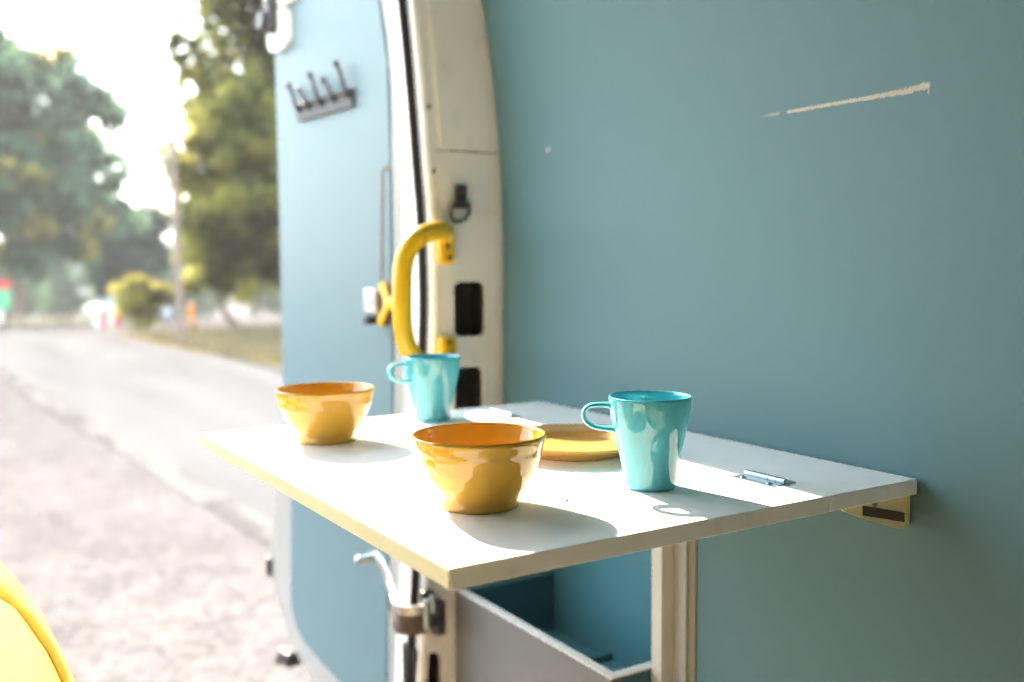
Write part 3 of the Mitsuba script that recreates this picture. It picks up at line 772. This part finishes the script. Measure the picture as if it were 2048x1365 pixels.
# ------------------------------------------------------------------ crockery
bowl_out = [(0.0, 0.0028), (0.034, 0.0026), (0.0360, 0.0004), (0.0384, 0.0006), (0.0389, 0.0026), (0.0389, 0.0058), (0.0391, 0.0088), (0.0401, 0.0115), (0.0428, 0.0155), (0.0480, 0.0222), (0.0526, 0.0300), (0.0562, 0.0375), (0.0594, 0.0455), (0.0622, 0.0550), (0.0644, 0.0640)]
bowl_rim = [(0.0652, 0.0682), (0.0650, 0.0698), (0.0640, 0.0706), (0.0628, 0.0702)]
bowl_in = [(0.0616, 0.0670), (0.0590, 0.0570), (0.0556, 0.0460), (0.0510, 0.0350), (0.0450, 0.0255), (0.0370, 0.0175), (0.0260, 0.0125), (0.0120, 0.0103), (0.0, 0.0100)]


def smooth_profile(parts, n):
    from scipy.interpolate import PchipInterpolator as PI
    p = np.array(parts)
    t = np.r_[0, np.cumsum(np.linalg.norm(np.diff(p, axis=0), axis=1))]
    return np.stack([PI(t, p[:, 0])(np.linspace(0, t[-1], n)), PI(t, p[:, 1])(np.linspace(0, t[-1], n))], -1)


def bowl(x, y, rz, label):
    p = smooth_profile(bowl_out + bowl_rim + bowl_in, 170)
    m = trimesh.creation.revolve(p, sections=160)
    # hand-thrown unevenness
    v = m.vertices.copy()
    a = np.arctan2(v[:, 1], v[:, 0])
    v[:, :2] *= (1 + 0.004 * np.sin(2 * a + rz) + 0.002 * np.sin(3 * a + 2 * rz))[:, None]
    v[:, :2] *= (1 + 0.004 * np.sin(v[:, 2] * 420 + a * 0.5) * np.clip(v[:, 2] * 60, 0, 1))[:, None]
    m.vertices = v
    return add('bowl', at(m, x, y, TZ + 0.0002, rz), 'yellow_glaze', smooth=50, label=label, category='bowl')


bowl(0.4725, 0.820, 0.3, 'glossy ochre yellow bowl nearest the front corner of the white table')
bowl(0.4790, 1.240, 1.7, 'glossy ochre yellow bowl at the far left edge of the white table')

mug_out = [(0.0, 0.0016), (0.0225, 0.0016), (0.0245, 0.0002), (0.0262, 0.0008), (0.0272, 0.0035), (0.0282, 0.0130), (0.0296, 0.0225), (0.0318, 0.0340), (0.0344, 0.0450), (0.0372, 0.0570), (0.0396, 0.0680), (0.0414, 0.0790), (0.0426, 0.0890)]
mug_rim = [(0.0430, 0.0945), (0.0426, 0.0957), (0.0414, 0.0960), (0.0404, 0.0953)]
mug_in = [(0.0394, 0.0880), (0.0380, 0.0780), (0.0355, 0.0640), (0.0322, 0.0480), (0.0285, 0.0330), (0.0255, 0.0170), (0.0225, 0.0085), (0.0150, 0.0062), (0.0, 0.0060)]


def mug(x, y, ang, label):
    p = smooth_profile(mug_out + mug_rim + mug_in, 150)
    key = add('mug', at(trimesh.creation.revolve(p, sections=144), x, y, TZ + 0.0002), 'teal_glaze', smooth=50, label=label, category='mug')
    path = spline([(0.0400, 0.0855), (0.0470, 0.0866), (0.0555, 0.0868), (0.0630, 0.0856), (0.0678, 0.0818), (0.0692, 0.0760), (0.0675, 0.0706), (0.0625, 0.0658), (0.0550, 0.0630), (0.0470, 0.0618), (0.0372, 0.0606)], 60)
    P3 = np.stack([path[:, 0], path[:, 0] * 0, path[:, 1]], -1)
    u = np.linspace(0, 1, 60)
    wide = 0.0062 + 0.0014 * np.abs(2 * u - 1) ** 4
    thick = 0.0026 + 0.0014 * np.abs(2 * u - 1) ** 6
    h = tube(P3, wide, thick, side=(0, 1, 0), n=24)
    add(key + '__handle', at(h, x, y, TZ + 0.0002, ang), 'teal_glaze', smooth=50)
    return key


HA = math.atan2(0.53, -0.848)
mug(0.660, 0.789, HA, 'glossy turquoise mug on the right beside the hinge, closest to the wall')
mug(0.676, 1.312, HA + 0.55, 'glossy turquoise mug at the far edge of the table below the yellow handle')

plate_p = [(0.0, 0.0030), (0.050, 0.0028), (0.0575, 0.0006), (0.0610, 0.0006), (0.0632, 0.0030), (0.0700, 0.0078), (0.0850, 0.0128), (0.0960, 0.0166), (0.0980, 0.0182), (0.0976, 0.0194), (0.0955, 0.0196), (0.0840, 0.0172),
           (0.0740, 0.0150), (0.0690, 0.0125), (0.0655, 0.0090), (0.0610, 0.0072), (0.0400, 0.0066), (0.0, 0.0064)]
add('plate', at(trimesh.creation.revolve(smooth_profile(plate_p, 150), sections=160), 0.705, 0.987, TZ + 0.0002), 'plate_glaze', smooth=50, label='flat ochre yellow plate between the bowls and the right-hand mug', category='plate')

# ------------------------------------------------------------------ yellow blanket on the bench, lower left
def quilt(x_edge, ys, top, drop, back, seed, amp):
    """A thick folded fleece layer: cross-sections (x, z) swept along y, its free edge at x_edge(y)."""
    ys = np.asarray(ys)
    secs = []
    for y in ys:
        e, z = x_edge(y), top(y)
        t = np.linspace(-np.pi / 2, np.pi / 2, 15)
        r = drop / 2
        arc = np.stack([e - r + r * np.cos(t), z - r + r * np.sin(t)], -1)
        flat_top = np.stack([np.linspace(e - r, back, 40)[1:], np.full(39, z)], -1)
        flat_bot = np.stack([np.linspace(back, e - r, 40)[:-1], np.full(39, z - drop)], -1)
        secs.append(np.vstack([flat_bot, arc, flat_top]))
    S = np.array(secs)
    V = np.stack([S[..., 0], np.repeat(ys[:, None], S.shape[1], 1), S[..., 1]], -1)
    n1, n2 = V.shape[:2]
    N = meshkit.fbm(V.reshape(-1, 3) * np.array([5.0, 5.0, 5.0]), 3, seed).reshape(n1, n2) - 0.5
    V[..., 2] += amp * N
    V[..., 0] += 0.5 * amp * N
    i, j = np.meshgrid(np.arange(n1 - 1), np.arange(n2 - 1), indexing='ij')
    q = np.stack([i * n2 + j, (i + 1) * n2 + j, (i + 1) * n2 + j + 1, i * n2 + j + 1], -1).reshape(-1, 4)
    m = trimesh.Trimesh(V.reshape(-1, 3), np.vstack([q[:, [0, 1, 2]], q[:, [0, 2, 3]]]), process=False)
    m.fix_normals()
    return m


yy = np.linspace(0.3, 1.75, 110)
e_out = lambda y: np.interp(y, [0.3, 1.05, 1.098, 1.234, 1.327, 1.431, 1.516, 1.75], [0.137, 0.131, 0.1295, 0.128, 0.123, 0.113, 0.106, 0.085])
e_in = lambda y: np.interp(y, [0.3, 1.05, 1.08, 1.153, 1.24, 1.31, 1.38, 1.5, 1.75], [0.129, 0.1255, 0.1245, 0.1225, 0.116, 0.109, 0.094, 0.070, 0.03])
add('blanket__fold', quilt(e_in, yy, lambda y: 1.048 - 0.004 * math.sin(y * 9), 0.040, -0.20, 2, 0.006), 'fleece', smooth=True)
# the hem lobe standing up along the outer edge
hv = []
for y in yy:
    a, b = float(e_in(y)) + 0.0012, float(e_out(y))
    w = (b - a) / 2
    top = 1.0548 + 0.002 * math.sin(y * 23) + 0.0015 * math.sin(y * 41 + 1)
    t = np.linspace(np.pi, 0, 13)
    cx, hgt = (a + b) / 2, min(w, 0.008)
    hv.append(np.vstack([[a, 0.99], np.stack([cx + w * np.cos(t), top - hgt + hgt * np.sin(t)], -1), [b + 0.004, 1.03], [b, 0.99]]))
hv = np.array(hv)
V = np.stack([hv[..., 0], np.repeat(yy[:, None], hv.shape[1], 1), hv[..., 1]], -1)
n1, n2 = V.shape[:2]
i, j = np.meshgrid(np.arange(n1 - 1), np.arange(n2 - 1), indexing='ij')
q = np.stack([i * n2 + j, (i + 1) * n2 + j, (i + 1) * n2 + j + 1, i * n2 + j + 1], -1).reshape(-1, 4)
hem = trimesh.Trimesh(V.reshape(-1, 3), np.vstack([q[:, [0, 1, 2]], q[:, [0, 2, 3]]]), process=False)
hem.invert()
add('blanket__hem', hem, 'fleece', smooth=True, label='raised hem along the outer edge of the blanket')
tag('blanket', 'bright yellow fleece blanket folded over the bench in the lower left corner', 'blanket')
add('camper_van__bench', box(-0.90, 0.05, 0.3, 1.50, 0.582, 1.0, 0.006), 'wood_lining')

add('mattress', box(-0.88, 0.04, 0.3, 1.52, 1.0005, 1.05, 0.015), 'mattress_cloth', label='pale grey mattress under the yellow blanket', category='mattress')

hr_ = np.random.default_rng(31)
for k in range(9):
    x = -1 + 4.6 * k + hr_.uniform(-0.8, 0.8)
    yb = 92 + hr_.uniform(-6, 10)
    tree('hedge_tree', (x, yb), 5.0 + hr_.uniform(-0.8, 1.6), 0.0, 3.2, 1.8, 40, 110, 0.26, 'leaf_blue', 40 + k, 'blue-green tree in the row along the horizon behind the fence', clump=(0.7, 1.3), group='trees of the far row', trunk_r=0.2)

# ------------------------------------------------------------------ a crumb, and thin summer air
add('crumb', at(trimesh.creation.icosphere(subdivisions=1, radius=0.0011), 0.553, 0.787, TZ + 0.0008), 'tape', label='tiny dark crumb on the tabletop right of the front bowl', category='crumb')
scene['air'] = {'type': 'homogeneous', 'albedo': {'type': 'rgb', 'value': [0.95, 0.95, 0.95]}, 'sigma_t': 0.0009}
m = trimesh.creation.box((1, 1, 1))
scene['haze'] = {'type': 'cube', 'to_world': T4().translate([0, 60, 5]).scale([1000, 1000, 15]), 'bsdf': {'type': 'null'}, 'interior': {'type': 'ref', 'id': 'air'}}
labels['haze'] = {'kind': 'stuff', 'label': 'thin pale summer haze in the air', 'category': 'haze'}
scene['camera']['medium'] = {'type': 'ref', 'id': 'air'}
